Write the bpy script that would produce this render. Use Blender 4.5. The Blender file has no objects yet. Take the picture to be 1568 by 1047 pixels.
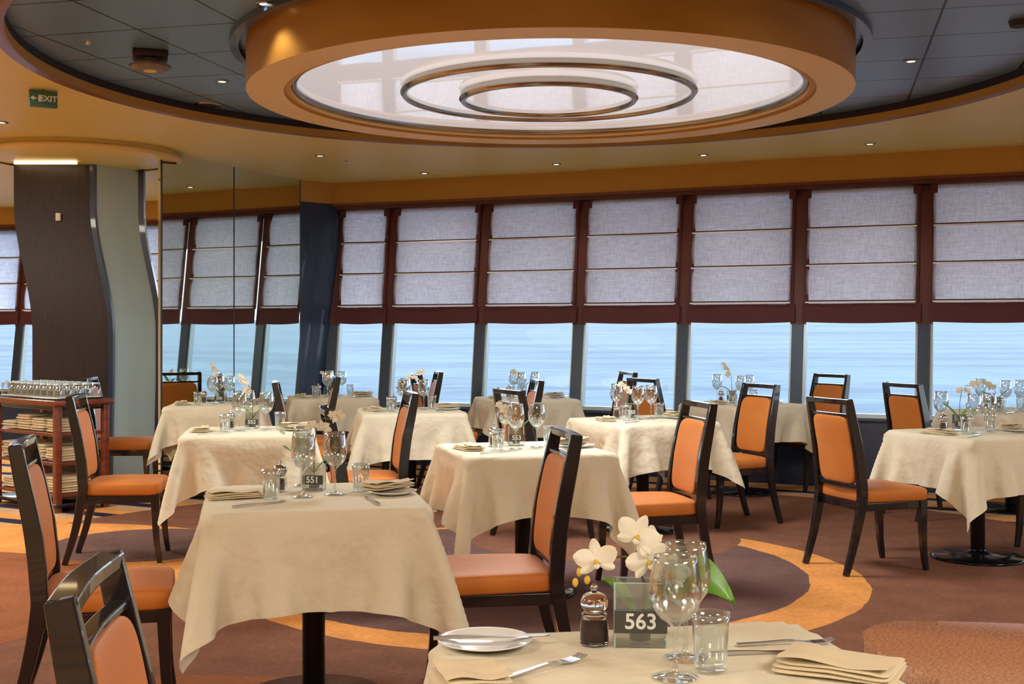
import bpy, bmesh, math, random
import numpy as np
from mathutils import Vector, Matrix
R=random.Random(7)
S=bpy.context.scene
COL=S.collection
pi=math.pi
def lin(c):
    o=[]
    for v in c[:3]:
        v=v/255.0
        o.append(v/12.92 if v<=0.04045 else ((v+0.055)/1.055)**2.4)
    return (o[0],o[1],o[2],1.0)
# ---------------------------------------------------------------- materials
def newmat(name):
    m=bpy.data.materials.new(name); m.use_nodes=True
    nt=m.node_tree; nt.nodes.clear()
    out=nt.nodes.new('ShaderNodeOutputMaterial')
    return m,nt,out
def principled(name,col,rough=0.5,metal=0.0,noise=None,bump=None,coat=0.0,sheen=0.0,spec=None,trans=0.0,ior=None,emis=None):
    m,nt,out=newmat(name)
    b=nt.nodes.new('ShaderNodeBsdfPrincipled')
    c=lin(col)
    b.inputs['Base Color'].default_value=c
    b.inputs['Roughness'].default_value=rough
    b.inputs['Metallic'].default_value=metal
    b.inputs['Coat Weight'].default_value=coat
    b.inputs['Sheen Weight'].default_value=sheen
    b.inputs['Transmission Weight'].default_value=trans
    if spec is not None: b.inputs['Specular IOR Level'].default_value=spec
    if ior: b.inputs['IOR'].default_value=ior
    if emis:
        b.inputs['Emission Color'].default_value=lin(emis[0]); b.inputs['Emission Strength'].default_value=emis[1]
    tc=None
    if noise or bump:
        tc=nt.nodes.new('ShaderNodeTexCoord')
    if noise:
        mp=nt.nodes.new('ShaderNodeMapping'); mp.inputs['Scale'].default_value=noise[0]
        nz=nt.nodes.new('ShaderNodeTexNoise'); nz.inputs['Scale'].default_value=1.0; nz.inputs['Detail'].default_value=noise[2]
        mx=nt.nodes.new('ShaderNodeMix'); mx.data_type='RGBA'
        rp=nt.nodes.new('ShaderNodeValToRGB'); rp.color_ramp.elements[0].position=.35; rp.color_ramp.elements[1].position=.65
        nt.links.new(tc.outputs['Object'],mp.inputs[0]); nt.links.new(mp.outputs[0],nz.inputs['Vector'])
        nt.links.new(nz.outputs['Fac'],rp.inputs[0]); nt.links.new(rp.outputs[0],mx.inputs[0])
        mx.inputs[6].default_value=c; mx.inputs[7].default_value=lin(noise[1])
        nt.links.new(mx.outputs[2],b.inputs['Base Color'])
    if bump:
        nz2=nt.nodes.new('ShaderNodeTexNoise'); nz2.inputs['Scale'].default_value=bump[0]; nz2.inputs['Detail'].default_value=3
        bp=nt.nodes.new('ShaderNodeBump'); bp.inputs['Strength'].default_value=bump[1]; bp.inputs['Distance'].default_value=bump[2] if len(bump)>2 else .002
        nt.links.new(tc.outputs['Object'],nz2.inputs['Vector']); nt.links.new(nz2.outputs['Fac'],bp.inputs['Height'])
        nt.links.new(bp.outputs[0],b.inputs['Normal'])
    nt.links.new(b.outputs[0],out.inputs[0])
    return m
def emission(name,col,st):
    m,nt,out=newmat(name)
    e=nt.nodes.new('ShaderNodeEmission'); e.inputs[0].default_value=lin(col); e.inputs[1].default_value=st
    nt.links.new(e.outputs[0],out.inputs[0]); return m
def thin_glass(name,tint=(235,240,240),edge=.5,base=.05,blend=.35):
    m,nt,out=newmat(name)
    t=nt.nodes.new('ShaderNodeBsdfTransparent'); t.inputs[0].default_value=lin(tint)
    g=nt.nodes.new('ShaderNodeBsdfGlossy'); g.inputs['Roughness'].default_value=.03; g.inputs[0].default_value=(.95,.97,1,1)
    lw=nt.nodes.new('ShaderNodeLayerWeight'); lw.inputs[0].default_value=blend
    mr=nt.nodes.new('ShaderNodeMapRange'); mr.inputs[3].default_value=base; mr.inputs[4].default_value=edge
    mx=nt.nodes.new('ShaderNodeMixShader')
    nt.links.new(lw.outputs['Facing'],mr.inputs[0]); nt.links.new(mr.outputs[0],mx.inputs[0])
    nt.links.new(t.outputs[0],mx.inputs[1]); nt.links.new(g.outputs[0],mx.inputs[2]); nt.links.new(mx.outputs[0],out.inputs[0])
    return m
def fabric_shade(name,col):
    m,nt,out=newmat(name)
    tc=nt.nodes.new('ShaderNodeTexCoord'); mp=nt.nodes.new('ShaderNodeMapping'); mp.inputs['Scale'].default_value=(60,60,8)
    nz=nt.nodes.new('ShaderNodeTexNoise'); nz.inputs['Scale'].default_value=1.5; nz.inputs['Detail'].default_value=4
    mp2=nt.nodes.new('ShaderNodeMapping'); mp2.inputs['Scale'].default_value=(6,6,70)
    nz2=nt.nodes.new('ShaderNodeTexNoise'); nz2.inputs['Scale'].default_value=1.5; nz2.inputs['Detail'].default_value=3
    ad=nt.nodes.new('ShaderNodeMath'); ad.operation='ADD'
    mr=nt.nodes.new('ShaderNodeMapRange'); mr.inputs[1].default_value=.7; mr.inputs[2].default_value=1.3; mr.inputs[3].default_value=.74; mr.inputs[4].default_value=1.08
    mul=nt.nodes.new('ShaderNodeVectorMath'); mul.operation='SCALE'; mul.inputs[0].default_value=lin(col)[:3]
    nt.links.new(tc.outputs['Object'],mp.inputs[0]); nt.links.new(tc.outputs['Object'],mp2.inputs[0])
    nt.links.new(mp.outputs[0],nz.inputs['Vector']); nt.links.new(mp2.outputs[0],nz2.inputs['Vector'])
    nt.links.new(nz.outputs['Fac'],ad.inputs[0]); nt.links.new(nz2.outputs['Fac'],ad.inputs[1])
    nt.links.new(ad.outputs[0],mr.inputs[0]); nt.links.new(mr.outputs[0],mul.inputs['Scale'])
    d=nt.nodes.new('ShaderNodeBsdfDiffuse'); t=nt.nodes.new('ShaderNodeBsdfTranslucent'); mx=nt.nodes.new('ShaderNodeMixShader'); mx.inputs[0].default_value=.82
    nt.links.new(mul.outputs[0],d.inputs[0]); nt.links.new(mul.outputs[0],t.inputs[0])
    nt.links.new(d.outputs[0],mx.inputs[1]); nt.links.new(t.outputs[0],mx.inputs[2]); nt.links.new(mx.outputs[0],out.inputs[0])
    return m
M={}
M['ceil']=principled('ceiling_paint',(228,210,126),.45)
M['gold']=principled('gold_paint',(206,152,68),.36,.3,noise=((1.2,1.2,3),(188,132,52),2))
M['goldface']=principled('gold_face',(234,202,136),.4)
M['goldbeam']=principled('gold_beam',(198,148,66),.45,.1)
M['trim']=principled('brown_trim',(120,66,40),.35)
M['steel']=principled('steel',(170,165,155),.18,1.0)
M['wood']=principled('dark_frame_wood',(24,22,28),.22,coat=.5)
M['orange']=principled('orange_upholstery',(208,124,42),.55,noise=((5,5,5),(200,116,38),2),sheen=.1,bump=(300,.15,.001))
M['cloth']=principled('linen_tablecloth',(222,214,190),.8,noise=((3,3,3),(228,220,198),2),bump=(8,.6,.035))
M['napkin']=principled('napkin_cloth',(222,206,174),.8,bump=(200,.2,.001))
M['blackmetal']=principled('black_metal',(16,15,18),.25,.6)
M['china']=principled('white_china',(232,232,230),.12,coat=.6)
M['silver']=principled('silver_cutlery',(200,200,205),.15,1.0)
M['navy']=principled('navy_wall',(30,48,80),.3,coat=.3)
M['maroon']=principled('maroon_fabric',(88,38,44),.7)
M['maroonpost']=principled('maroon_post',(94,42,40),.45)
M['post']=principled('window_post',(56,70,88),.35,.3)
M['frame']=principled('window_frame_alu',(186,204,212),.3,.3)
M['shade']=fabric_shade('shade_fabric',(238,236,250))
M['piping']=principled('piping',(244,244,252),.6)
M['dark']=principled('dark_line',(40,24,30),.6)
M['glasspane']=thin_glass('window_glass',(248,252,252),.06,.0)
M['glassthin']=thin_glass('table_glass',(244,248,248),.85,.10)
M['glassnear']=thin_glass('wine_crystal',(247,250,250),.9,.05,.30)
M['glass']=principled('clear_glass',(255,255,255),.0,trans=1.0,ior=1.45)
M['sign']=principled('sign_grey',(72,72,70),.4)
M['white']=principled('white_print',(240,240,235),.5)
M['green']=principled('leaf_green',(84,136,46),.35,noise=((20,20,20),(110,166,56),2))
M['petal']=principled('petal_white',(236,230,216),.5,noise=((30,30,30),(228,218,194),2))
M['petalcore']=principled('petal_yellow',(220,180,60),.5)
M['stem']=principled('orchid_stem',(90,84,50),.5)
M['pepper']=principled('pepper_corns',(60,40,28),.7)
M['cartwood']=principled('cart_wood',(128,60,34),.3,noise=((3,3,30),(100,44,26),4),coat=.3)
M['colwood']=principled('column_veneer',(32,22,24),.4,noise=((160,160,3),(54,36,32),3))
M['frost']=principled('frosted_panel',(208,228,234),.3,.0,noise=((1,1,.6),(186,208,216),1),coat=.4)
M['exit']=principled('exit_green',(70,110,96),.35)
M['glow']=emission('lamp_glow',(255,240,215),5)
M['cove']=emission('cove_glow',(255,225,170),5)
M['grey']=principled('device_grey',(120,112,104),.5)
M['mirror']=principled('mirror_silver',(222,230,222),.02,1.0)
M['wallp']=principled('wall_paint',(206,184,138),.6)
M['hub']=principled('chrome_base',(40,42,50),.15,.8)
def node(nt,t,**k):
    n=nt.nodes.new(t)
    for a,b in k.items(): setattr(n,a,b)
    return n
def mth(nt,op,a,b=None,c=None):
    n=nt.nodes.new('ShaderNodeMath'); n.operation=op
    for i,v in enumerate((a,b,c)):
        if v is None: continue
        if isinstance(v,(int,float)): n.inputs[i].default_value=v
        else: nt.links.new(v,n.inputs[i])
    return n.outputs[0]
def mixc(nt,f,a,b):
    n=nt.nodes.new('ShaderNodeMix'); n.data_type='RGBA'
    for idx,v in ((0,f),(6,a),(7,b)):
        if isinstance(v,(int,float,tuple)): n.inputs[idx].default_value=v
        else: nt.links.new(v,n.inputs[idx])
    return n.outputs[2]
def blue_ceiling():
    m,nt,out=newmat('blue_metal_ceiling')
    g=node(nt,'ShaderNodeNewGeometry'); sp=node(nt,'ShaderNodeSeparateXYZ'); nt.links.new(g.outputs['Position'],sp.inputs[0])
    x,y=sp.outputs[0],sp.outputs[1]
    a=math.radians(-14); ca,sa=math.cos(a),math.sin(a)
    u=mth(nt,'ADD',mth(nt,'MULTIPLY',x,ca),mth(nt,'MULTIPLY',y,sa))
    v=mth(nt,'SUBTRACT',mth(nt,'MULTIPLY',y,ca),mth(nt,'MULTIPLY',x,sa))
    def line(q,per):
        f=mth(nt,'FRACT',mth(nt,'DIVIDE',q,per))
        return mth(nt,'LESS_THAN',f,.014/per)
    l=mth(nt,'MAXIMUM',line(mth(nt,'ADD',u,30),.6),line(mth(nt,'ADD',v,30),.6))
    col=mixc(nt,l,lin((122,158,194)),lin((8,10,14)))
    b=node(nt,'ShaderNodeBsdfPrincipled'); b.inputs['Metallic'].default_value=.45; b.inputs['Roughness'].default_value=.34
    nt.links.new(col,b.inputs['Base Color']); nt.links.new(b.outputs[0],out.inputs[0]); return m
M['blue']=blue_ceiling()
def panel_mat():
    m,nt,out=newmat('glowing_panel')
    b=node(nt,'ShaderNodeBsdfPrincipled'); b.inputs['Base Color'].default_value=lin((150,146,150)); b.inputs['Roughness'].default_value=.03
    b.inputs['Coat Weight'].default_value=1.0; b.inputs['Coat Roughness'].default_value=.02
    b.inputs['Emission Color'].default_value=lin((255,244,242)); b.inputs['Emission Strength'].default_value=.74
    nt.links.new(b.outputs[0],out.inputs[0]); return m
M['panel']=panel_mat()
def carpet():
    m,nt,out=newmat('patterned_carpet')
    g=node(nt,'ShaderNodeNewGeometry'); sp=node(nt,'ShaderNodeSeparateXYZ'); nt.links.new(g.outputs['Position'],sp.inputs[0])
    x,y=sp.outputs[0],sp.outputs[1]
    nz=node(nt,'ShaderNodeTexNoise'); nz.inputs['Scale'].default_value=5; nz.inputs['Detail'].default_value=5; nt.links.new(g.outputs['Position'],nz.inputs['Vector'])
    fine=node(nt,'ShaderNodeTexNoise'); fine.inputs['Scale'].default_value=38; fine.inputs['Detail'].default_value=4; nt.links.new(g.outputs['Position'],fine.inputs['Vector'])
    wob=mth(nt,'MULTIPLY',mth(nt,'SUBTRACT',nz.outputs['Fac'],.5),.04)
    def dist(cx,cy):
        dx=mth(nt,'SUBTRACT',x,cx); dy=mth(nt,'SUBTRACT',y,cy)
        return mth(nt,'ADD',mth(nt,'SQRT',mth(nt,'ADD',mth(nt,'MULTIPLY',dx,dx),mth(nt,'MULTIPLY',dy,dy))),wob)
    def disc(cx,cy,r): return mth(nt,'LESS_THAN',dist(cx,cy),r)
    brown=lin((126,86,68)); mauve=lin((108,82,78)); orange=lin((218,150,84)); navy=lin((40,42,68)); cream=lin((194,160,124)); red=lin((146,90,60))
    dg=mth(nt,'ADD',mth(nt,'MULTIPLY',x,.45),mth(nt,'MULTIPLY',y,.9))
    st=mth(nt,'FRACT',mth(nt,'DIVIDE',mth(nt,'ADD',dg,mth(nt,'ADD',wob,40)),.52))
    c=mixc(nt,mth(nt,'LESS_THAN',st,.62),cream,orange)
    c=mixc(nt,mth(nt,'LESS_THAN',st,.28),c,navy)
    c=mixc(nt,disc(.2,7.1,3.75),c,brown)
    c=mixc(nt,disc(-3.1,7.0,1.75),c,orange)
    c=mixc(nt,disc(-3.45,6.2,1.45),c,red)
    c=mixc(nt,disc(-2.35,7.9,.62),c,mauve)
    c=mixc(nt,disc(.2,6.95,1.75),c,orange)
    c=mixc(nt,disc(.10,7.05,1.56),c,mauve)
    c=mixc(nt,disc(.6,8.2,.9),c,brown)
    c=mixc(nt,disc(4.2,5.6,1.5),c,orange)
    c=mixc(nt,disc(4.35,5.5,1.35),c,mauve)
    c=mixc(nt,disc(-1.2,3.4,1.5),c,red)
    mot=mth(nt,'ADD',.30,mth(nt,'MULTIPLY',mth(nt,'ADD',fine.outputs['Fac'],nz.outputs['Fac']),.70))
    vm=node(nt,'ShaderNodeVectorMath',operation='SCALE'); nt.links.new(c,vm.inputs[0]); nt.links.new(mot,vm.inputs['Scale'])
    b=node(nt,'ShaderNodeBsdfPrincipled'); b.inputs['Roughness'].default_value=.95; b.inputs['Specular IOR Level'].default_value=.1
    bp=node(nt,'ShaderNodeBump'); bp.inputs['Strength'].default_value=.3; bp.inputs['Distance'].default_value=.01
    nt.links.new(fine.outputs['Fac'],bp.inputs['Height']); nt.links.new(bp.outputs[0],b.inputs['Normal'])
    nt.links.new(vm.outputs[0],b.inputs['Base Color']); nt.links.new(b.outputs[0],out.inputs[0]); return m
M['carpet']=carpet()
def granite():
    m,nt,out=newmat('red_granite')
    tc=node(nt,'ShaderNodeTexCoord')
    v=node(nt,'ShaderNodeTexNoise'); v.inputs['Scale'].default_value=160; v.inputs['Detail'].default_value=3; nt.links.new(tc.outputs['Object'],v.inputs['Vector'])
    rp=node(nt,'ShaderNodeValToRGB'); e=rp.color_ramp.elements
    e[0].position=.30; e[0].color=lin((184,116,88)); e[1].position=.70; e[1].color=lin((234,182,152))
    nt.links.new(v.outputs['Fac'],rp.inputs[0])
    b=node(nt,'ShaderNodeBsdfPrincipled'); b.inputs['Roughness'].default_value=.04; b.inputs['Coat Weight'].default_value=1.0; b.inputs['Coat IOR'].default_value=1.7
    nt.links.new(rp.outputs[0],b.inputs['Base Color']); nt.links.new(b.outputs[0],out.inputs[0]); return m
M['granite']=granite()
def sea_mat():
    m,nt,out=newmat('sea_water')
    g=node(nt,'ShaderNodeNewGeometry')
    mp=node(nt,'ShaderNodeMapping'); mp.inputs['Scale'].default_value=(.006,.024,1); nt.links.new(g.outputs['Position'],mp.inputs[0])
    n1=node(nt,'ShaderNodeTexNoise'); n1.inputs['Scale'].default_value=1; n1.inputs['Detail'].default_value=9; n1.inputs['Roughness'].default_value=.72; nt.links.new(mp.outputs[0],n1.inputs['Vector'])
    mp2=node(nt,'ShaderNodeMapping'); mp2.inputs['Scale'].default_value=(.12,.3,1); nt.links.new(g.outputs['Position'],mp2.inputs[0])
    n2=node(nt,'ShaderNodeTexNoise'); n2.inputs['Scale'].default_value=1; n2.inputs['Detail'].default_value=5; nt.links.new(mp2.outputs[0],n2.inputs['Vector'])
    s=mth(nt,'ADD',mth(nt,'MULTIPLY',n1.outputs['Fac'],.7),mth(nt,'MULTIPLY',n2.outputs['Fac'],.3))
    rp=node(nt,'ShaderNodeValToRGB'); e=rp.color_ramp.elements
    e[0].position=.43; e[0].color=lin((50,74,90)); e[1].position=.58; e[1].color=lin((86,108,120)); nt.links.new(s,rp.inputs[0])
    b=node(nt,'ShaderNodeBsdfPrincipled'); b.inputs['Roughness'].default_value=.5; b.inputs['Specular IOR Level'].default_value=.08
    nt.links.new(rp.outputs[0],b.inputs['Base Color']); nt.links.new(b.outputs[0],out.inputs[0]); return m
M['sea']=sea_mat()
# ---------------------------------------------------------------- mesh builder
class MB:
    def __init__(s): s.v=[]; s.f=[]; s.m=[]; s.sm=[]; s.mats=[]
    def mi(s,k):
        if k not in s.mats: s.mats.append(k)
        return s.mats.index(k)
    def add(s,vs,fs,mat,smooth=False,T=None):
        o=len(s.v)
        for p in vs:
            p=Vector(p)
            if T is not None: p=T@p
            s.v.append(tuple(p))
        i=s.mi(mat)
        for f in fs:
            s.f.append(tuple(a+o for a in f)); s.m.append(i); s.sm.append(smooth)
    def corners(s,c,mat,T=None):
        s.add(c,[(3,2,1,0),(4,5,6,7),(0,1,5,4),(1,2,6,5),(2,3,7,6),(3,0,4,7)],mat,False,T)
    def box(s,x0,x1,y0,y1,z0,z1,mat,T=None):
        s.corners([(x0,y0,z0),(x1,y0,z0),(x1,y1,z0),(x0,y1,z0),(x0,y0,z1),(x1,y0,z1),(x1,y1,z1),(x0,y1,z1)],mat,T)
    def rbox(s,c,size,bev,mat,seg=3,T=None):
        bm=bmesh.new(); bmesh.ops.create_cube(bm,size=1)
        for v in bm.verts: v.co=Vector((v.co.x*size[0],v.co.y*size[1],v.co.z*size[2]))+Vector(c)
        bmesh.ops.bevel(bm,geom=bm.edges[:],offset=bev,segments=seg,profile=.5,affect='EDGES')
        bm.verts.index_update()
        s.add([v.co.copy() for v in bm.verts],[[v.index for v in f.verts] for f in bm.faces],mat,True,T); bm.free()
    def lathe(s,prof,mat,seg=32,T=None,smooth=True):
        vs=[];fs=[];n=len(prof)
        for r,z in prof:
            for k in range(seg):
                a=2*pi*k/seg; vs.append((r*math.cos(a),r*math.sin(a),z))
        for i in range(n-1):
            for k in range(seg):
                k2=(k+1)%seg
                fs.append((i*seg+k,i*seg+k2,(i+1)*seg+k2,(i+1)*seg+k))
        s.add(vs,fs,mat,smooth,T)
    def superq(s,c,rad,mat,e1=.3,e2=.3,nu=32,nv=16,deform=None,T=None):
        def sp(v,e): return math.copysign(abs(v)**e,v)
        vs=[];fs=[]
        for j in range(nv+1):
            ph=-pi/2+pi*j/nv
            for i in range(nu):
                th=2*pi*i/nu
                p=Vector((rad[0]*sp(math.cos(ph),e1)*sp(math.cos(th),e2),rad[1]*sp(math.cos(ph),e1)*sp(math.sin(th),e2),rad[2]*sp(math.sin(ph),e1)))+Vector(c)
                if deform: p=Vector(deform(p))
                vs.append(p)
        for j in range(nv):
            for i in range(nu):
                i2=(i+1)%nu; fs.append((j*nu+i,j*nu+i2,(j+1)*nu+i2,(j+1)*nu+i))
        s.add(vs,fs,mat,True,T)
    def sweep(s,pts,w,h,mat,side=(0,1,0),sub=4,T=None):
        P=[Vector(p) for p in pts]; n=len(P)
        Q=[];W=[];H=[]
        for i in range(n-1):
            p0=P[max(i-1,0)];p1=P[i];p2=P[i+1];p3=P[min(i+2,n-1)]
            for k in range(sub):
                t=k/sub
                q=.5*((2*p1)+(p2-p0)*t+(2*p0-5*p1+4*p2-p3)*t*t+(-p0+3*p1-3*p2+p3)*t**3)
                Q.append(q);W.append(w[i]*(1-t)+w[i+1]*t);H.append(h[i]*(1-t)+h[i+1]*t)
        Q.append(P[-1]);W.append(w[-1]);H.append(h[-1])
        sd=Vector(side).normalized();vs=[];fs=[]
        for i,q in enumerate(Q):
            t=(Q[min(i+1,len(Q)-1)]-Q[max(i-1,0)]).normalized()
            nn=t.cross(sd).normalized()
            for a,b in ((-1,-1),(1,-1),(1,1),(-1,1)): vs.append(q+sd*W[i]*a+nn*H[i]*b)
        for i in range(len(Q)-1):
            for k in range(4):
                k2=(k+1)%4; fs.append((i*4+k,i*4+k2,(i+1)*4+k2,(i+1)*4+k))
        fs.append((3,2,1,0)); l=(len(Q)-1)*4; fs.append((l,l+1,l+2,l+3))
        s.add(vs,fs,mat,False,T)
    def tube(s,pts,r,mat,seg=8,T=None):
        P=[Vector(p) for p in pts];vs=[];fs=[]
        for i,q in enumerate(P):
            t=(P[min(i+1,len(P)-1)]-P[max(i-1,0)]).normalized()
            up=Vector((0,0,1)) if abs(t.z)<.9 else Vector((1,0,0))
            a=t.cross(up).normalized();b=t.cross(a)
            rr=r[i] if isinstance(r,(list,tuple)) else r
            for k in range(seg):
                an=2*pi*k/seg; vs.append(q+a*rr*math.cos(an)+b*rr*math.sin(an))
        for i in range(len(P)-1):
            for k in range(seg):
                k2=(k+1)%seg; fs.append((i*seg+k,i*seg+k2,(i+1)*seg+k2,(i+1)*seg+k))
        s.add(vs,fs,mat,True,T)
    def grid(s,fn,nu,nv,mat,smooth=True,T=None):
        vs=[fn(i/nu,j/nv) for j in range(nv+1) for i in range(nu+1)]
        fs=[(j*(nu+1)+i,j*(nu+1)+i+1,(j+1)*(nu+1)+i+1,(j+1)*(nu+1)+i) for j in range(nv) for i in range(nu)]
        s.add(vs,fs,mat,smooth,T)
    def text(s,txt,size,mat,T,extrude=.001):
        cu=bpy.data.curves.new('t','FONT'); cu.body=txt; cu.size=size; cu.align_x='CENTER'; cu.align_y='CENTER'; cu.extrude=extrude; cu.offset=size*.018
        ob=bpy.data.objects.new('t',cu); COL.objects.link(ob)
        dg=bpy.context.evaluated_depsgraph_get(); me=ob.evaluated_get(dg).to_mesh()
        vs=[v.co.copy() for v in me.vertices]; fs=[tuple(p.vertices) for p in me.polygons]
        bpy.data.objects.remove(ob)
        s.add(vs,fs,mat,False,T)
    def mesh(s,name):
        me=bpy.data.meshes.new(name); me.from_pydata(s.v,[],s.f)
        for k in s.mats: me.materials.append(M[k])
        me.polygons.foreach_set('material_index',s.m); me.polygons.foreach_set('use_smooth',s.sm)
        me.update(); return me
    def obj(s,name,loc=(0,0,0),rot=0,parent=None):
        return inst(name,s.mesh(name),loc,rot,parent)
def inst(name,me,loc=(0,0,0),rot=0,parent=None):
    o=bpy.data.objects.new(name,me); COL.objects.link(o); o.location=loc; o.rotation_euler=(0,0,rot)
    if parent: o.parent=parent
    return o
def fixn(me):
    bm=bmesh.new(); bm.from_mesh(me); bmesh.ops.remove_doubles(bm,verts=bm.verts,dist=1e-5); bmesh.ops.recalc_face_normals(bm,faces=bm.faces); bm.to_mesh(me); bm.free()
# ---------------------------------------------------------------- constants
H=1.37; CZ=2.92; CX,CY=.216,7.3
# ---------------------------------------------------------------- room shell
mb=MB(); mb.box(-9.5,9.5,-5,17,-.1,0,'carpet'); mb.obj('floor')
mb=MB(); N=128; vs=[];fs=[]
RR=3.0
for k in range(N):
    a=2*pi*k/N; c,s_=math.cos(a),math.sin(a)
    vs.append((CX+RR*c,CY+RR*s_,CZ))
for k in range(N):
    a=2*pi*k/N; c,s_=math.cos(a),math.sin(a)
    tx=((9.5-CX)/c if c>0 else (-9.5-CX)/c) if abs(c)>1e-6 else 1e9
    ty=((17-CY)/s_ if s_>0 else (-5-CY)/s_) if abs(s_)>1e-6 else 1e9
    t=min(tx,ty); vs.append((CX+t*c,CY+t*s_,CZ))
for k in range(N):
    k2=(k+1)%N; fs.append((k,k2,N+k2,N+k))
mb.add(vs,fs,'ceil')
mb.box(-9.5,9.5,-5,17,3.06,3.1,'ceil')
mb.obj('ceiling')
mb=MB(); T=Matrix.Translation((CX,CY,0))
mb.lathe([(RR-.02,2.895),(RR+.05,2.895),(RR+.05,2.93)],'trim',128,T)
mb.lathe([(RR-.02,2.895),(RR-.02,2.95)],'goldbeam',128,T)
mb.lathe([(RR-.02,2.95),(RR-.02,3.01)],'dark',128,T)
mb.obj('trim_1')
mb=MB(); mb.lathe([(.0001,3.0),(RR,3.0)],'blue',128,T,False); mb.obj('ceiling_recess')
# ring light
mb=MB(); z0=2.73
mb.lathe([(1.84,3.0),(1.84,2.965),(1.79,2.965)],'navy',160,T,False)
mb.lathe([(1.75,3.0),(1.75,z0)],'gold',160,T)
mb.lathe([(1.75,z0),(1.54,z0)],'goldface',160,T,False)
mb.lathe([(1.54,z0),(1.54,z0+.012),(1.50,z0+.012)],'goldbeam',160,T,False)
mb.lathe([(1.50,z0+.012),(1.50,z0+.065)],'goldface',160,T)
mb.lathe([(1.51,z0+.06),(.86,z0+.06)],'panel',160,T,False)
mb.lathe([(.85,z0+.035),(.52,z0+.035)],'panel',160,T,False)
mb.lathe([(.51,z0+.005),(.0001,z0+.005)],'panel',160,T,False)
for r,zt,zb in ((1.5,z0+.06,z0+.03),(.87,z0+.06,z0+.012),(.525,z0+.035,z0-.018)):
    mb.lathe([(r-.004,zt),(r-.004,zb+.026),(r+.004,zb+.024),(r+.004,zb+.018),(r-.006,zb+.014),(r-.006,zb+.004),(r-.01,zb),(r-.028,zb),(r-.034,zb+.006),(r-.034,zb+.03)],'steel',128,T)
mb.obj('ring_ceiling_light')
# ---------------------------------------------------------------- windows
def pp(x,d): return Vector(((x-784)/1890*d,d))
PW=[pp(522,13.2),pp(607,13.0),pp(747,12.6),pp(897,12.2),pp(1055,11.75),pp(1228,11.3),pp(1418,10.85),pp(1622,10.42),pp(1850,10.0),Vector((6.65,9.5)),Vector((7.5,8.85)),Vector((8.15,7.95)),Vector((8.5,6.9)),Vector((8.6,5.8)),Vector((8.6,4.7)),Vector((8.6,3.6))]
QW=[Vector((-9.4,15.9)),Vector((-8.4,16.0)),Vector((-7.25,15.95)),Vector((-6.15,15.75)),Vector((-5.1,15.4)),Vector((-4.1,14.95))]
ZT=2.65; LEAN=.13
def bayfn(P,i):
    a,b=P[i],P[i+1]; d=(b-a); L=d.length; d=d/L; n=Vector((d.y,-d.x))
    def W(t,z,o):
        q=a+d*t+n*(LEAN*(ZT-z)+o); return (q.x,q.y,z)
    return W,L
def wbox(mb,W,t0,t1,z0,z1,o0,o1,mat):
    mb.corners([W(t0,z0,o1),W(t1,z0,o1),W(t1,z0,o0),W(t0,z0,o0),W(t0,z1,o1),W(t1,z1,o1),W(t1,z1,o0),W(t0,z1,o0)],mat)
def beam(mb,P,i):
    a,b=P[i],P[i+1]; d=(b-a).normalized(); n=Vector((d.y,-d.x)); 
    def X(t,o,z):
        q=a+(b-a)*t+n*o; return (q.x,q.y,z)
    def bx(z0,z1,o0,o1,mat,e=.02):
        mb.corners([X(-e,o1,z0),X(1+e,o1,z0),X(1+e,o0,z0),X(-e,o0,z0),X(-e,o1,z1),X(1+e,o1,z1),X(1+e,o0,z1),X(-e,o0,z1)],mat)
    bx(2.70,2.93,-.1,.16,'goldbeam'); bx(2.675,2.70,-.1,.175,'trim'); bx(2.64,2.675,-.1,.14,'maroonpost')
wi=0; bm_=MB()
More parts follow.
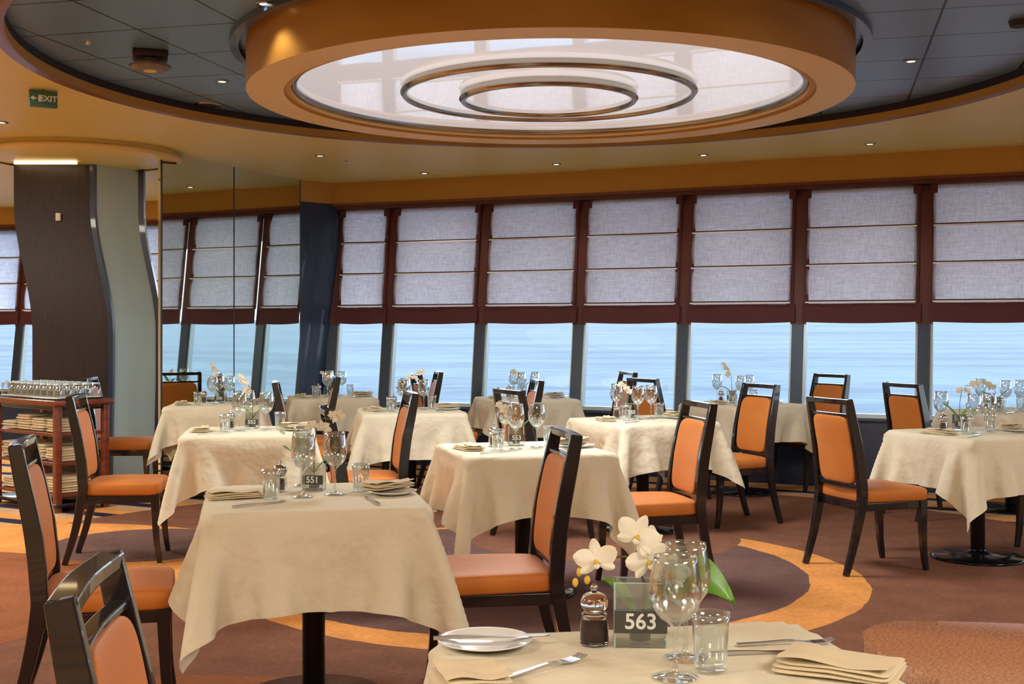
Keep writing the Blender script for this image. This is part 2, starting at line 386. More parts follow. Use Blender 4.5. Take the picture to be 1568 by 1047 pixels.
for P in (PW,QW):
    for i in range(len(P)-1):
        wi+=1
        W,L=bayfn(P,i)
        mb=MB()
        last=(i==len(P)-2)
        wbox(mb,W,-.055,.055,1.42,2.66,-.06,.05,'maroonpost')
        wbox(mb,W,-.05,.05,.60,1.45,-.06,.045,'post')
        wbox(mb,W,-.07,-.05,.60,1.45,-.05,.02,'frame'); wbox(mb,W,.05,.075,.60,1.45,-.05,.02,'frame')
        if last: wbox(mb,W,L-.05,L+.05,.6,2.66,-.06,.05,'post')
        wbox(mb,W,0,L,.60,.635,-.06,.03,'frame'); wbox(mb,W,0,L,2.6,2.66,-.06,.03,'frame')
        mb.add([W(.05,.62,-.03),W(L-.05,.62,-.03),W(L-.05,2.62,-.03),W(.05,2.62,-.03)],[(0,1,2,3)],'glasspane')
        mb.obj('window_%d'%wi)
        lower=MB()
        wbox(lower,W,-.01,L+.01,-.0,.575,-.04,.0,'navy')
        wbox(lower,W,-.01,L+.01,.575,.598,-.06,.05,'post')
        lower.obj('wall_side_%d'%wi)
        beam(bm_,P,i)
        mb=MB(); x0,x1=.075,L-.06; zs=[2.63,2.27,1.94,1.61,1.43]; ph=R.random()*6
        def fn(u,v,x0=x0,x1=x1,W=W,ph=ph,i=i):
            z=2.63+(1.60-2.63)*v
            seg=(v*3.1)%1.0
            o=.070+.018*math.sin(pi*seg)+.006*math.sin(u*9+ph+v*3)+.004*math.sin(u*23+ph*2)*v
            xx=x0+(x1-x0)*u+.006*math.sin(v*9+ph)*(u-.5)
            return W(xx,z,o)
        mb.grid(fn,26,36,'shade')
        def fh(u,v,x0=x0,x1=x1,W=W,ph=ph):
            z=1.605-(.165+.012*math.sin(pi*u))*v
            return W(x0-.03+(x1-x0+.07)*u,z,.083+.006*math.sin(u*9+ph))
        mb.grid(fh,20,3,'maroon')
        for z in zs[1:4]:
            wbox(mb,W,x0,x1,z,z+.013,.088,.10,'piping'); wbox(mb,W,x0,x1,z+.013,z+.024,.086,.098,'dark')
        for t0,t1 in ((x0-.02,x0+.022),(x1-.022,x1+.02)):
            wbox(mb,W,t0,t1,1.6,2.63,.06,.07,'maroon')
            wbox(mb,W,t0-.01,t1+.01,2.56,2.63,.09,.105,'maroon')
        mb.obj('roman_shade')
bm_.obj('trim_2')
def vwall(mb,a,b,z0,z1,th,mat):
    d=(b-a).normalized(); n=Vector((d.y,-d.x))
    q=[a,b,b-n*th,a-n*th]
    mb.corners([(p.x,p.y,z0) for p in q]+[(p.x,p.y,z1) for p in q],mat)
MS=Vector((-3.07,10.82)); ME=Vector((-2.19,12.77))
W,L=bayfn(PW,0)
B=Vector(W(.03,1.9,0)[:2])
mb=MB(); vwall(mb,ME,Vector((B.x,B.y)),0,2.70,.08,'navy'); mb.obj('wall_navy')
mb=MB(); vwall(mb,ME,Vector((B.x,B.y)),2.70,2.93,.1,'goldbeam'); mb.obj('trim_3')
mb=MB(); vwall(mb,MS,ME,.0,2.92,.04,'mirror'); 
d=(ME-MS).normalized(); n=Vector((d.y,-d.x))
for t in (.0,.48,1.0):
    q=MS+(ME-MS)*t
    mb.corners([(q.x+d.x*e+n.x*f,q.y+d.y*e+n.y*f,z) for z in (0,2.92) for e,f in ((-.006,.003),(.006,.003),(.006,-.01),(-.006,-.01))],'post')
mb.obj('wall_mirror')
mb=MB(); mb.box(-9.6,-9.5,-5,17,0,3.1,'wallp'); mb.obj('wall_left')
mb=MB(); mb.box(8.7,8.8,-5,3.7,0,3.1,'wallp'); mb.obj('wall_right')
mb=MB(); mb.box(-9.5,9.5,-5.1,-5,0,3.1,'wallp'); mb.obj('wall_back')
# ---------------------------------------------------------------- sea
mb=MB(); mb.add([(-9000,-200,0),(9000,-200,0),(9000,14000,0),(-9000,14000,0)],[(0,1,2,3)],'sea')
o=mb.obj('sea',(0,0,-14)); o.rotation_euler=(math.radians(1.1),0,0)
# ---------------------------------------------------------------- column
def sw(z):
    t=min(1,max(0,(2.5-z)/1.15)); t=t*t*(3-2*t); k=.165*t
    if z<.9: k-=.02*(.9-z)/.9
    return k
cols=[(-4.44,11.0),(-3.78,11.15),(-3.47,11.58),(-4.2,12.1)]
mb=MB(); 
def colwall(a,b,mat,off,z0=0,z1=2.9,n=40):
    a=Vector(a);b=Vector(b);d=(b-a).normalized();nn=Vector((d.y,-d.x))*off
    def f(u,v):
        z=z0+(z1-z0)*v; q=a+(b-a)*u+nn; return (q.x+sw(z)-.0,q.y,z)
    mb.grid(f,2,n,mat)
colwall(cols[0],cols[1],'colwood',0); colwall(cols[1],cols[2],'frost',0); colwall(cols[2],cols[3],'navy',0); colwall(cols[3],cols[0],'navy',0)
def strip(c,dirs,wd):
    pts=[(c[0]+sw(z),c[1]-.01,z) for z in [2.9*i/30 for i in range(31)]]
    mb.sweep(pts,[.03]*31,[wd]*31,'navy',side=(0,1,0),sub=1)
strip(cols[1],0,.022); strip(cols[2],0,.026)
mb.rbox((-4.06,11.045,2.38),(.045,.02,.07),.004,'china')
mb.obj('column')
mb=MB(); Tc=Matrix.Translation((-3.76,10.75,0))
mb.lathe([(.0001,2.86),(.80,2.86),(.82,2.87),(.82,2.92)],'ceil',64,Tc)
mb.lathe([(.81,2.845),(.86,2.85),(.86,2.88),(.81,2.885)],'goldface',64,Tc)
mb.obj('canopy')
mb=MB(); mb.box(-4.4,-3.85,10.90,10.93,2.835,2.858,'cove'); mb.obj('cove_light')
# ---------------------------------------------------------------- ceiling fixtures
def onz(x,y,z): 
    d=(z-H)*1890/(505-y); return ((x-784)/1890*d,d)
mb=MB(); mb.lathe([(.0001,-.004),(.026,-.004)],'glow',20,None,False); mb.lathe([(.026,-.006),(.045,-.004),(.048,0),(.03,0)],'steel',24)
dl=mb.mesh('downlight')
DL=[(405,5,3.0),(1395,93,3.0),(340,124,3.0),(1332,220,CZ),(1077,237,CZ),(852,251,CZ),(650,265,CZ),(490,238,CZ),(3,187,CZ)]
DLp=[]
for x,y,z in DL:
    X,Y=onz(x,y,z); inst('downlight',dl,(X,Y,z-.001)); DLp.append((X,Y,z))
X,Y=onz(318,160,3.0); mb=MB(); mb.lathe([(.0001,-.006),(.075,-.008),(.09,0)],'dark',32); mb.lathe([(.075,-.009),(.095,-.006),(.095,0)],'steel',32); mb.obj('ceiling_speaker',(X,Y,3.0))
X,Y=onz(1562,32,3.0); mb=MB(); mb.lathe([(.0001,-.02),(.05,-.03),(.06,0)],'dark',32); mb.obj('smoke_detector',(X,Y,3.0))
X,Y=onz(135,64,3.0); mb=MB(); mb.lathe([(.0001,-.02),(.012,-.018),(.016,0)],'silver',16); mb.obj('smoke_detector',(X,Y,3.0))
X,Y=onz(531,247,CZ); mb=MB(); mb.lathe([(.0001,-.05),(.02,-.045),(.006,-.035),(.006,-.01),(.025,0)],'silver',16); mb.obj('fire_sprinkler',(X,Y,CZ))
X,Y=onz(230,80,3.0); mb=MB(); mb.rbox((0,0,-.02),(.2,.2,.04),.01,'dark'); mb.lathe([(.0001,-.11),(.09,-.11),(.12,-.09),(.12,-.075),(.05,-.06),(.05,-.04)],'grey',8,None,False); mb.lathe([(.0001,-.118),(.035,-.115),(.04,-.108)],'ceil',16); mb.obj('ceiling_projector',(X,Y,3.0),.3)
X,Y=onz(66,137,CZ); mb=MB(); mb.rbox((0,0,-.062),(.175,.03,.11),.006,'exit'); mb.box(-.01,.01,-.008,.008,-.01,0,'steel')
TT=Matrix.Translation((.03,-.0165,-.062))@Matrix.Rotation(pi/2,4,'X'); mb.text('EXIT',.052,'white',TT)
TT=Matrix.Translation((-.062,-.0165,-.062))@Matrix.Rotation(pi/2,4,'X')
mb.add([(-.018,0,.001),(0,.016,.001),(0,.006,.001),(.016,.006,.001),(.016,-.006,.001),(0,-.006,.001),(0,-.016,.001)],[(0,6,5,4,3,2,1)],'white',False,TT)
mb.superq((-.025,-.0165,-.045),(.006,.002,.006),'white',1,1,8,6); mb.sweep([(-.025,-.017,-.05),(-.028,-.017,-.07),(-.02,-.017,-.085)],[.002]*3,[.006,.005,.003],'white')
mb.obj('exit_sign',(X,Y,CZ),.55)
# ---------------------------------------------------------------- chair
def chair_mesh():
    mb=MB()
    st=[(-.315,0),(-.255,.2),(-.215,.40),(-.213,.50),(-.232,.68),(-.268,.86),(-.292,.98)]
    for sy in (-1,1):
        ys=[.20,.20,.205,.205,.20,.195,.19]
        mb.sweep([(x,sy*y,z) for (x,z),y in zip(st,ys)],[.014,.016,.018,.018,.016,.014,.013],[.016,.021,.027,.029,.029,.026,.022],'wood')
        mb.sweep([(.195,sy*.2,.41),(.198,sy*.2,.28),(.205,sy*.2,.13),(.223,sy*.2,0)],[.022,.019,.016,.013],[.026,.021,.017,.014],'wood')
        mb.box(-.2,.2,sy*.2-.012,sy*.2+.012,.355,.40,'wood')
    mb.box(-.215,-.19,-.2,.2,.355,.40,'wood'); mb.box(.18,.205,-.2,.2,.355,.40,'wood')
    mb.sweep([(-.288,-.2,.966),(-.300,0,.966),(-.288,.2,.966)],[.014]*3,[.022]*3,'wood',side=(0,0,1))
    def curve(z):
        for (a,za),(b,zb) in zip(st[:-1],st[1:]):
            if za<=z<=zb: return a+(b-a)*(z-za)/(zb-za)
        return st[-1][0]
    def df(p):
        yy=p.y/.18; return (p.x+curve(p.z)-.012*(1-yy*yy)+.005,p.y,p.z)
    mb.superq((0,0,.693),(.026,.172,.193),'orange',.3,.22,48,24,df)
    mb.sweep([(-.272,-.19,.890),(-.282,0,.890),(-.272,.19,.890)],[.008]*3,[.016]*3,'wood',side=(0,0,1))
    mb.sweep([(-.214,-.19,.49),(-.226,0,.49),(-.214,.19,.49)],[.012]*3,[.016]*3,'wood',side=(0,0,1))
    def ds(p):
        k=1+.06*(p.x/.23); zz=p.z
        if p.z>.44: zz+=.012*(1-(p.x/.24)**2)*(1-(p.y/.24)**2)
        return (p.x,p.y*k,zz)
    mb.superq((.008,0,.435),(.222,.222,.042),'orange',.35,.18,64,16,ds)
    me=mb.mesh('dining_chair'); fixn(me); return me
CH=chair_mesh()
def chair(x,y,a):
    o=inst('dining_chair',CH,(x,y,0),a)
    b=o.modifiers.new('bv','BEVEL'); b.width=.004; b.segments=2; b.limit_method='ANGLE'; b.angle_limit=.9
# ---------------------------------------------------------------- cloth
def sim_cloth(seed,a=.395,Lc=1.33,n=75,top=.752):
    rs=np.random.RandomState(seed)
    s=Lc/(n-1); g=np.linspace(-Lc/2,Lc/2,n)
    P=np.zeros((n,n,3)); P[:,:,0],P[:,:,1]=np.meshgrid(g,g,indexing='ij'); P[:,:,2]=top+.003
    an=rs.uniform(-.03,.03); c_,s_=math.cos(an),math.sin(an)
    x=P[:,:,0]*c_-P[:,:,1]*s_+rs.uniform(-.012,.012); y=P[:,:,0]*s_+P[:,:,1]*c_+rs.uniform(-.012,.012)
    P[:,:,0]=x;P[:,:,1]=y
    out_=(np.maximum(abs(x),abs(y))>a)
    P[:,:,2]+=out_*rs.uniform(0,.004,(n,n))
    Q=P.copy()
    def con(A,B,rest,k):
        d=B-A; l=np.sqrt(np.einsum('ijk,ijk->ij',d,d))[...,None]+1e-9
        c=d*(.5*k*(1-rest/l)); A+=c; B-=c
    def conc(A,B,rest,k):
        d=B-A; l=np.sqrt(np.einsum('ijk,ijk->ij',d,d))[...,None]+1e-9
        c=d*(.5*k*np.minimum(0,(1-rest/l))) ; A+=c; B-=c
    dt=.012; gz=-9.8*dt*dt
    for it in range(280):
        V=(P-Q)*(.985 if it<200 else .9); Q=P.copy(); P=P+V; P[:,:,2]+=gz
        for k in range(20):
            for st in (0,1):
                m=(n-st)//2
                A=P[st:st+2*m:2];B=P[st+1:st+2*m:2]
                con(A,B,s,1.)
                con(A[:,:-1],B[:,1:],s*1.41421,.7); con(A[:,1:],B[:,:-1],s*1.41421,.7)
                con(P[:,st:st+2*m:2],P[:,st+1:st+2*m:2],s,1.)
            if k%3==0:
                con(P[:-2],P[2:],2*s,.12); con(P[:,:-2],P[:,2:],2*s,.12)
                conc(P[:-6],P[6:],5.7*s,.16); conc(P[:,:-6],P[:,6:],5.7*s,.16)
            X=P[:,:,0];Y=P[:,:,1];Z=P[:,:,2]
            px=a-abs(X);py=a-abs(Y);pz=top-Z
            ins=(px>0)&(py>0)&(pz>0)
            mz=ins&(pz<=px)&(pz<=py); Z[mz]=top
            mx=ins&~mz&(px<=py); X[mx]=np.sign(X[mx])*a
            my=ins&~mz&~mx; Y[my]=np.sign(Y[my])*a
            if k==19:
                fr=mz|(ins&(pz<.002)); 
                Q[fr,0]+=(P[fr,0]-Q[fr,0])*.8; Q[fr,1]+=(P[fr,1]-Q[fr,1])*.8
    P[:,:,2]=np.minimum(P[:,:,2],top+.002)
    vs=P.reshape(-1,3).tolist()
    fs=[(i*n+j,(i+1)*n+j,(i+1)*n+j+1,i*n+j+1) for i in range(n-1) for j in range(n-1)]
    mb=MB(); mb.add(vs,fs,'cloth',True); me=mb.mesh('tablecloth'); return me
CL=[sim_cloth(1),sim_cloth(2),sim_cloth(5)]
def table_mesh():
    mb=MB(); mb.rbox((0,0,.722),(.755,.755,.03),.008,'wood',2)
    mb.lathe([(.0001,0),(.27,0),(.275,.008),(.26,.018),(.10,.03),(.045,.045),(.04,.06),(.04,.69),(.12,.71)],'hub',48)
    mb.lathe([(.042,.04),(.042,.70)],'blackmetal',32)
    return mb.mesh('dining_table')
TB=table_mesh()
# ---------------------------------------------------------------- tableware
def wine(mat,k=1.0,kz=1.0):
    mb=MB()
    mb.lathe([(a*k,b*kz) for a,b in [(.0005,0),(.0345,0),(.035,.0015),(.02,.004),(.007,.008),(.004,.02),(.0036,.06),(.004,.088),(.010,.098),(.024,.108),(.036,.128),(.0405,.15),(.040,.175),(.034,.21),(.0325,.222),(.0315,.222),(.033,.21),(.039,.175),(.0392,.15),(.0345,.129),(.023,.111),(.010,.103),(.0005,.101)]],mat,40)
    me=mb.mesh('wine_glass'); fixn(me); return me
def tumbler(mat):
    mb=MB(); mb.lathe([(.0005,0),(.026,0),(.029,.003),(.0335,.085),(.035,.105),(.034,.105),(.0325,.085),(.0275,.014),(.024,.011),(.0005,.010)],mat,40)
    me=mb.mesh('water_tumbler'); fixn(me); return me
def mill():
    mb=MB()
    mb.lathe([(.0005,0),(.027,0),(.029,.004),(.028,.02),(.0285,.024),(.027,.045),(.0245,.05),(.0245,.056),(.0255,.06),(.0005,.06)],'glass',32)
    mb.lathe([(.0005,.006),(.019,.006),(.018,.042),(.0005,.046)],'pepper',20)
    mb.lathe([(.0005,.058),(.019,.058),(.021,.064),(.019,.068)],'silver',24)
    mb.lathe([(.0005,.067),(.022,.067),(.0265,.074),(.027,.084),(.022,.095),(.014,.1),(.0005,.101)],'glass',32)
    mb.lathe([(.0005,.1),(.005,.1),(.0075,.106),(.0075,.112),(.004,.117),(.0005,.118)],'silver',20)
    return mb.mesh('pepper_mill')
def millfar():
    mb=MB()
    mb.lathe([(.0005,0),(.027,0),(.028,.02),(.0245,.055)],'glassthin',20)
    mb.lathe([(.0005,.004),(.019,.006),(.018,.045),(.0005,.05)],'pepper',14)
    mb.lathe([(.0005,.058),(.02,.058),(.0265,.074),(.027,.084),(.022,.095),(.014,.1),(.005,.1),(.0075,.108),(.004,.117),(.0005,.118)],'silver',20)
    return mb.mesh('pepper_mill')
def plate():
    mb=MB(); mb.lathe([(.0005,.004),(.05,.004),(.055,.006),(.088,.014),(.092,.015),(.0925,.013),(.06,.003),(.052,0),(.0005,0)],'china',48)
    return mb.mesh('side_plate')
def knife():
    mb=MB(); pts=[(-.11,0,.003),(-.06,0,.004),(-.02,0,.0035),(0,0,.003),(.05,0,.002),(.10,0,.002),(.118,.003,.002)]
    mb.sweep(pts,[.005,.0045,.0035,.004,.0085,.0085,.002],[.003,.003,.0025,.0015,.001,.001,.001],'silver',side=(0,1,0),sub=3)
    return mb.mesh('table_knife')
def fork():
    mb=MB(); pts=[(-.10,0,.002),(-.05,0,.004),(0,0,.007),(.035,0,.004),(.05,0,.003)]
    mb.sweep(pts,[.006,.0045,.003,.006,.012],[.002,.002,.002,.0013,.0011],'silver',side=(0,1,0),sub=3)
    for k in range(4):
        y=-.0102+k*.0068; mb.sweep([(.048,y,.003),(.075,y,.004),(.095,y,.009)],[.0021,.002,.001],[.0011,.0011,.0008],'silver',side=(0,1,0),sub=2)
    return mb.mesh('table_fork')
def napkin(seed,sx=.21,sy=.11):
    r=random.Random(seed); mb=MB()
    for l in range(3):
        ox,oy=r.uniform(-.006,.006),r.uniform(-.005,.005); an=r.uniform(-.05,.05); ph=r.random()*6
        z0=.0035+.006*l
        def df(p,z0=z0,ph=ph,l=l):
            return (p.x,p.y,max(.0005,p.z+.003*(.5+.5*math.sin(p.x*38+ph+p.y*20))*(l+1)*.6))
        mb.superq((0,0,z0),(sx/2-.004*l,sy/2-.003*l,.0032),'napkin',.5,.14,64,8,df,Matrix.Translation((ox,oy,0))@Matrix.Rotation(an,4,'Z'))
    mb.grid(lambda u,v:(-sx*.45+sx*.9*u,-sy*.42+sy*.84*v*(1-.55*u),.026+.004*math.sin(u*7)+.002*math.sin(v*9)),12,8,'napkin')
    return mb.mesh('folded_napkin')
def holder(num):
    mb=MB(); w=.05;t=.028;h=.125
    for b in ((-w,w,-t,-t+.002,0,h),(-w,w,t-.002,t,0,h),(-w,-w+.002,-t,t,0,h),(w-.002,w,-t,t,0,h),(-w,w,-t,t,0,.004)):
        mb.box(b[0],b[1],b[2],b[3],b[4]+.0,b[5],'glassthin')
    for sx_ in (-1,1):
        for sy_ in (-1,1): mb.box(sx_*w-.0015,sx_*w+.0015,sy_*t-.0015,sy_*t+.0015,0,h,'frame')
    mb.box(-w,w,-t-.001,-t+.001,h-.002,h,'frame'); mb.box(-w,w,t-.001,t+.001,h-.002,h,'frame')
    mb.box(-.051,.051,-t-.006,-t-.001,.028,.072,'sign')
    TT=Matrix.Translation((0,-t-.0065,.050))@Matrix.Rotation(pi/2,4,'X'); mb.text(num,.042,'white',TT,.0006)
    return mb.mesh('table_number_holder')
def flower(mb,c,nrm,sz,spin=0):
    nrm=Vector(nrm).normalized(); q=nrm.to_track_quat('Z','Y').to_matrix().to_4x4(); T=Matrix.Translation(c)@q@Matrix.Rotation(spin,4,'Z')
    for k,(an,l,w) in enumerate(((90,1,.75),(210,.95,.62),(330,.95,.62),(18,1.08,1.15),(162,1.08,1.15))):
        a=math.radians(an); z0=.0 if k<3 else .002
        def f(u,v,a=a,l=l,w=w,z0=z0):
            r=sz*l*u; ww=sz*w*.62*(math.sin(pi*min(1,u*.93+.04))**.6)*(v-.5)*2*.62
            z=z0+sz*(.22*u*u-.12*u)-abs(v-.5)**2*sz*.35+.02*sz*math.sin(8*v+a)
            return (r*math.cos(a)-ww*math.sin(a),r*math.sin(a)+ww*math.cos(a),z)
        mb.grid(f,8,8,'petal',True,T)
    mb.superq((0,-sz*.1,sz*.1),(sz*.10,sz*.15,sz*.11),'petalcore',1,1,12,8,None,T)
    mb.superq((0,-sz*.28,sz*.12),(sz*.16,sz*.14,sz*.05),'petal',1,1,12,8,None,T)
def leaf(mb,base,tip,w,sag=.03,tilt=.0):
    b=Vector(base);t=Vector(tip);d=t-b; sd=Vector((-d.y,d.x,0)); sd=(sd.normalized() if sd.length>1e-4 else Vector((1,0,0)))
    sd.z=tilt; sd.normalize()
    def f(u,v):
        p=b+d*u; p.z+=sag*math.sin(pi*u); ww=w*math.sin(pi*min(1,u*.92+.08))**.7*(v-.5)*2
        p=p+sd*ww; p.z+=abs(v-.5)*w*.7; return p
    mb.grid(f,14,6,'green')
def orchid(seed,big=False):
    r=random.Random(seed); mb=MB()
    mb.lathe([(.0005,.005),(.02,.005),(.023,.05),(.0005,.052)],'pepper',16)
    if big:
        st=[(.005,0,.05),(.012,0,.10),(.0,-.01,.14),(-.03,-.015,.17),(-.07,-.015,.165),(-.11,-.02,.15)]
        mb.tube(st,.0022,'stem')
        mb.tube([(.0,-.01,.14),(.01,-.01,.18),(.02,-.015,.205)],.002,'stem')
        for c,n,s_,sp in (((-.088,-.03,.165),(-.3,-1,.25),.042,.2),((-.008,-.03,.212),(.2,-1,.35),.044,-.5),((.012,-.035,.165),(.1,-1,.1),.042,.4),((.055,-.03,.14),(.3,-1,.1),.04,-.3),((.02,-.02,.195),(.5,-1,.5),.034,1)):
            flower(mb,c,n,s_,sp)
        for c in ((-.12,-.02,.14),(-.105,-.02,.125),(-.128,-.02,.12)): mb.superq(c,(.006,.006,.009),'petalcore',1,1,10,8)
        leaf(mb,(.06,.01,.09),(.185,-.01,.07),.04,.04,1.2); leaf(mb,(.01,.0,.05),(.10,.06,.12),.022,.02); leaf(mb,(-.01,.01,.05),(-.07,.09,.10),.018,.02)
        mb.tube([(0,0,.05),(.03,.005,.078),(.065,.01,.10)],.003,'green')
    else:
        h=r.uniform(.2,.30); sx=r.choice((-1,1))
        st=[(0,0,.05),(0,.0,h*.6),(sx*.01,0,h*.85),(sx*.04,0,h),(sx*.08,-.01,h*.98)]
        mb.tube(st,.002,'stem')
        for k in range(5):
            c=(sx*(.01+.02*k)+r.uniform(-.02,.02),-.015,h*(.82+.06*k)+r.uniform(-.02,.02)); flower(mb,c,(r.uniform(-.6,.6),-1,r.uniform(-.1,.5)),.026,r.uniform(-1,1))
        leaf(mb,(0,0,.06),(-sx*.12,-.02,.17),.018,.01); leaf(mb,(0,0,.06),(sx*.09,.03,.13),.016,.02)
    return mb.mesh('orchid')
WG,WGF,TU,TUF,ML,MLF,PL,KN,FK=wine('glassnear',1.15,.97),wine('glassthin',1.12,1.05),tumbler('glassnear'),tumbler('glassthin'),mill(),millfar(),plate(),knife(),fork()
NP=[napkin(k) for k in range(3)]; ORC=[orchid(k) for k in range(4)]
TZ=.7545
tabs=[ # x,y,rot,num
(-.738,4.594,12,'551'),(.057,6.44,15,'553'),(-1.606,7.56,10,'552'),(.90,8.5,25,'555'),(2.80,7.42,20,'561'),(3.80,9.4,22,'562'),
(1.95,10.4,28,'558'),(.13,11.2,17,'557'),(-.78,9.5,10,'554'),(-1.66,11.4,12,'556'),(-2.45,10.25,8,'550')]
hold={}
def tablebase(x,y,rot,ci,flip):
    t=inst('dining_table',TB,(x,y,0),math.radians(rot))
    inst('tablecloth',CL[ci],(0,0,0),flip*pi/2,t)
for ti,(x,y,rot,num) in enumerate(tabs):
    a=math.radians(rot); tablebase(x,y,rot,ti%3,(0,1,3,2)[ti%4])
    u=Vector((math.cos(a),math.sin(a)));v=Vector((-math.sin(a),math.cos(a)))
    for sg in (-1,1):
        off={(0,1):.675,(4,-1):.76}.get((ti,sg),.70 if sg>0 else .73)
        px=x+u.x*off*sg;py=y+u.y*off*sg
        chair(px,py,a+(0 if sg<0 else pi)+R.uniform(-.05,.05))
    def put(n,me,lu,lv,r=0,z=TZ):
        q=Vector((x,y))+u*lu+v*lv; return inst(n,me,((q.x),(q.y),z),a+r)
    jit=lambda s_: R.uniform(-s_,s_)
    put('wine_glass',WGF,-.05+jit(.015),-.02+jit(.02)); put('wine_glass',WGF,.09+jit(.015),.03+jit(.02)); put('wine_glass',WGF,-.02+jit(.015),.30+jit(.02))
    put('water_tumbler',TUF,-.15+jit(.01),-.05+jit(.02)); put('water_tumbler',TUF,.18+jit(.01),.10+jit(.02))
    put('pepper_mill',MLF,-.12,.15+jit(.02),0); hd=put('table_number_holder',hold.setdefault(num,holder(num)),0.01,.17,-a+jit(.1)); hd.scale=(.8,.8,.8)
    o=inst('orchid',ORC[ti%4],(0,0,.004),0,hd); o.scale=(1.2,1.2,1.2)
    put('folded_napkin',NP[ti%3],-.29,.0,pi/2+jit(.3)) if ti!=0 else put('folded_napkin',NP[0],-.29,.0,.25)
    put('side_plate',PL,.29,-.02); put('folded_napkin',NP[(ti+1)%3],.28,.04,.6,TZ+.016)
    put('table_knife',KN,.20,-.20,pi/2+.1); put('table_knife',KN,-.20,-.2,.6)
# foreground table
x,y,rot=.297,2.18,12; tablebase(x,y,rot,1,0)
chair(x-.69,y-.16,math.radians(8))
def at(n,me,px,py,r=0,z=TZ):
    d=(H-TZ)*1890/(py-505); return inst(n,me,((px-784)/1890*d,d,z),r)
at('side_plate',PL,742,988); at('table_knife',KN,750,988,.12,TZ+.015)
at('pepper_mill',ML,910,985); hd=at('table_number_holder',holder('563'),980,985,-.06)
inst('orchid',orchid(9,True),(0.0,0,.004),.06,hd)
at('wine_glass',WG,1034,1036); at('wine_glass',WG,1050,1006); at('water_tumbler',TU,1088,1026)
at('table_fork',FK,838,1022,.75); at('table_knife',KN,1172,1000,.12); at('table_fork',FK,1205,986,.1)
at('folded_napkin',napkin(11,.22,.15),1285,1026,-.5); at('folded_napkin',napkin(12,.13,.16),722,1045,.25)
# ---------------------------------------------------------------- granite counter
mb=MB(); poly=[(.99,1.45),(.735,2.48),(.73,2.56),(.75,2.64),(.79,2.70),(.85,2.735),(.93,2.74),(2.2,2.56),(2.2,1.45)]
def prism(poly,z0,z1,mat):
    n=len(poly); vs=[(a,b,z0) for a,b in poly]+[(a,b,z1) for a,b in poly]
    mb.add(vs,[tuple(range(n-1,-1,-1))[::-1],tuple(range(n,2*n))[::-1]]+[(k,(k+1)%n,n+(k+1)%n,n+k) for k in range(n)],mat)
prism(poly,.69,.725,'granite')
prism([(p[0]*.93+.13,p[1]*.93+.14) for p in poly],0,.69,'cartwood')
me=mb.mesh('granite_counter'); fixn(me); inst('granite_counter',me)
# ---------------------------------------------------------------- service cart
mb=MB(); ang=math.atan2(-.638,.770); w,dp=.95,.46
for lx in (-w+.03,-.03):
    for ly in (.03,dp-.03): mb.rbox((lx,ly,.40),(.05,.05,.80),.005,'cartwood')
mb.rbox((-w/2,dp/2,.82),(w+.04,dp+.04,.04),.008,'cartwood'); mb.rbox((-w/2,dp/2,.79),(w-.04,dp-.04,.05),.004,'wood')
for z in (.12,.36,.58): mb.rbox((-w/2,dp/2,z),(w-.06,dp-.04,.025),.004,'cartwood')
mb.rbox((-w/2,dp/2,.05),(w,dp,.03),.004,'wood')
r=random.Random(3)
for z in (.1325,.3725,.5925):
    for kx in range(4):
        xx=-w+.14+kx*.22
        nn=r.randint(3,6)
        for k in range(nn):
            mb.superq((xx+r.uniform(-.01,.01),.2+r.uniform(-.01,.01),z+.012+k*.02),(.095,.15,.011),'napkin',.5,.2,24,6)
FRc=(-3.40,9.2)
mb.obj('service_cart',(FRc[0],FRc[1],0),ang)
mb=MB()
mb.rbox((-w/2,dp/2,.848),(w-.06,dp-.06,.012),.004,'wood')
for kx in range(9):
    for ky in range(5):
        T2=Matrix.Translation((-w+.09+kx*.096,.07+ky*.08,.855)); mb.lathe([(.036,0),(.036,.012),(.035,.05),(.030,.105),(.0005,.108)],'glassthin',16,T2)
        mb.lathe([(.037,0),(.037,.006),(.034,.006)],'china',14,T2); mb.lathe([(.031,.098),(.030,.108),(.018,.110)],'frame',14,T2)
mb.obj('glass_rack',(FRc[0],FRc[1],0),ang)
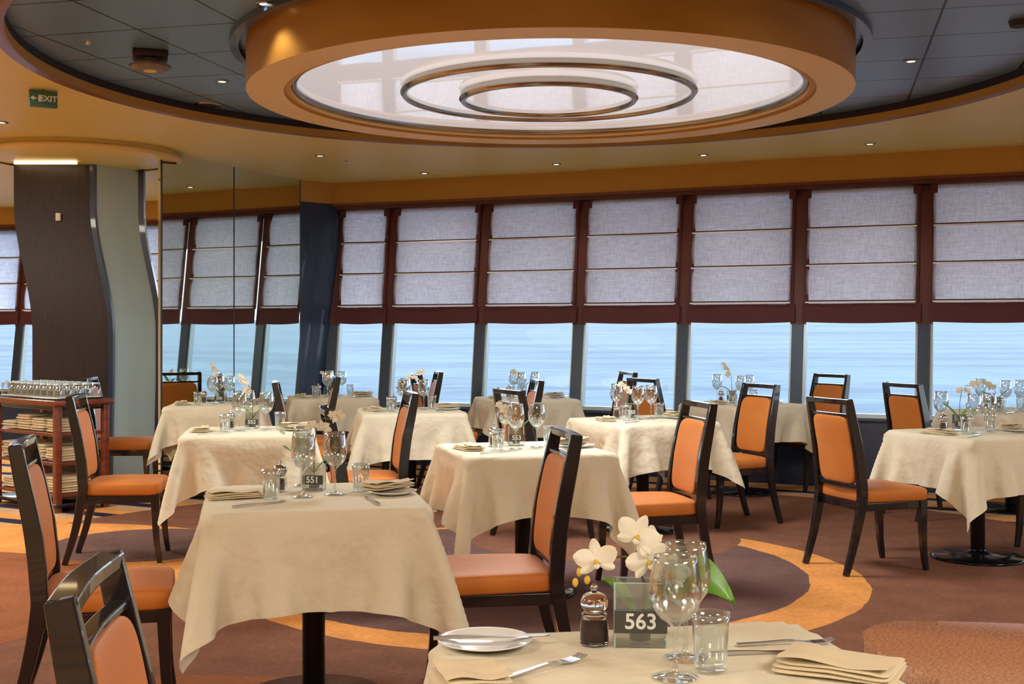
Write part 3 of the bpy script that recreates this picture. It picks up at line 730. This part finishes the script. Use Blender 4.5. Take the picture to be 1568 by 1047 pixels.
# ---------------------------------------------------------------- lights
def area(name,loc,size,power,col,rot=(0,0,0),shape='DISK'):
    l=bpy.data.lights.new(name,'AREA'); l.energy=power; l.color=col; l.shape=shape; l.size=size
    o=bpy.data.objects.new(name,l); COL.objects.link(o); o.location=loc; o.rotation_euler=rot; return o
def spot(loc,power,col,ang=1.9):
    l=bpy.data.lights.new('downlight_lamp','SPOT'); l.energy=power; l.color=col; l.spot_size=ang; l.spot_blend=.6; l.shadow_soft_size=.05
    o=bpy.data.objects.new('downlight_lamp',l); COL.objects.link(o); o.location=loc
for X,Y,z in DLp[:8]: spot((X,Y,z-.02),16,(1,.9,.74))
area('ring_lamp',(CX,CY,z0-.03),1.0,70,(1,.98,.93))
for X,Y,p in ((-2.5,.5,90),(2.5,.5,90),(0,-2.5,100),(5.5,4,110),(-6,4.5,160),(-6,11,140),(-3.9,7.2,60)): area('ceiling_fill',(X,Y,CZ-.02),1.4,p,(1,.96,.83))  # added fill lights out of view, no fixtures modelled, to brighten the room
# world
w=bpy.data.worlds.new('sky'); S.world=w; w.use_nodes=True; nt=w.node_tree; bg=nt.nodes['Background']
tc=nt.nodes.new('ShaderNodeTexCoord'); sp=nt.nodes.new('ShaderNodeSeparateXYZ'); rp=nt.nodes.new('ShaderNodeValToRGB')
nt.links.new(tc.outputs['Generated'],sp.inputs[0]); nt.links.new(sp.outputs[2],rp.inputs[0]); nt.links.new(rp.outputs[0],bg.inputs[0])
rp.color_ramp.elements[0].position=0; rp.color_ramp.elements[0].color=lin((226,236,248)); rp.color_ramp.elements[1].position=.7; rp.color_ramp.elements[1].color=lin((190,210,238))
bg.inputs[1].default_value=4.4
# camera
cam=bpy.data.cameras.new('camera'); co=bpy.data.objects.new('camera',cam); COL.objects.link(co)
cam.sensor_width=36; cam.lens=1890/1568*36; cam.shift_y=-18.5/1568; co.location=(0,0,H); co.rotation_euler=(pi/2,0,0); cam.clip_end=20000; cam.clip_start=.05
S.camera=co
S.view_settings.view_transform='Standard'
S.view_settings.exposure=.12
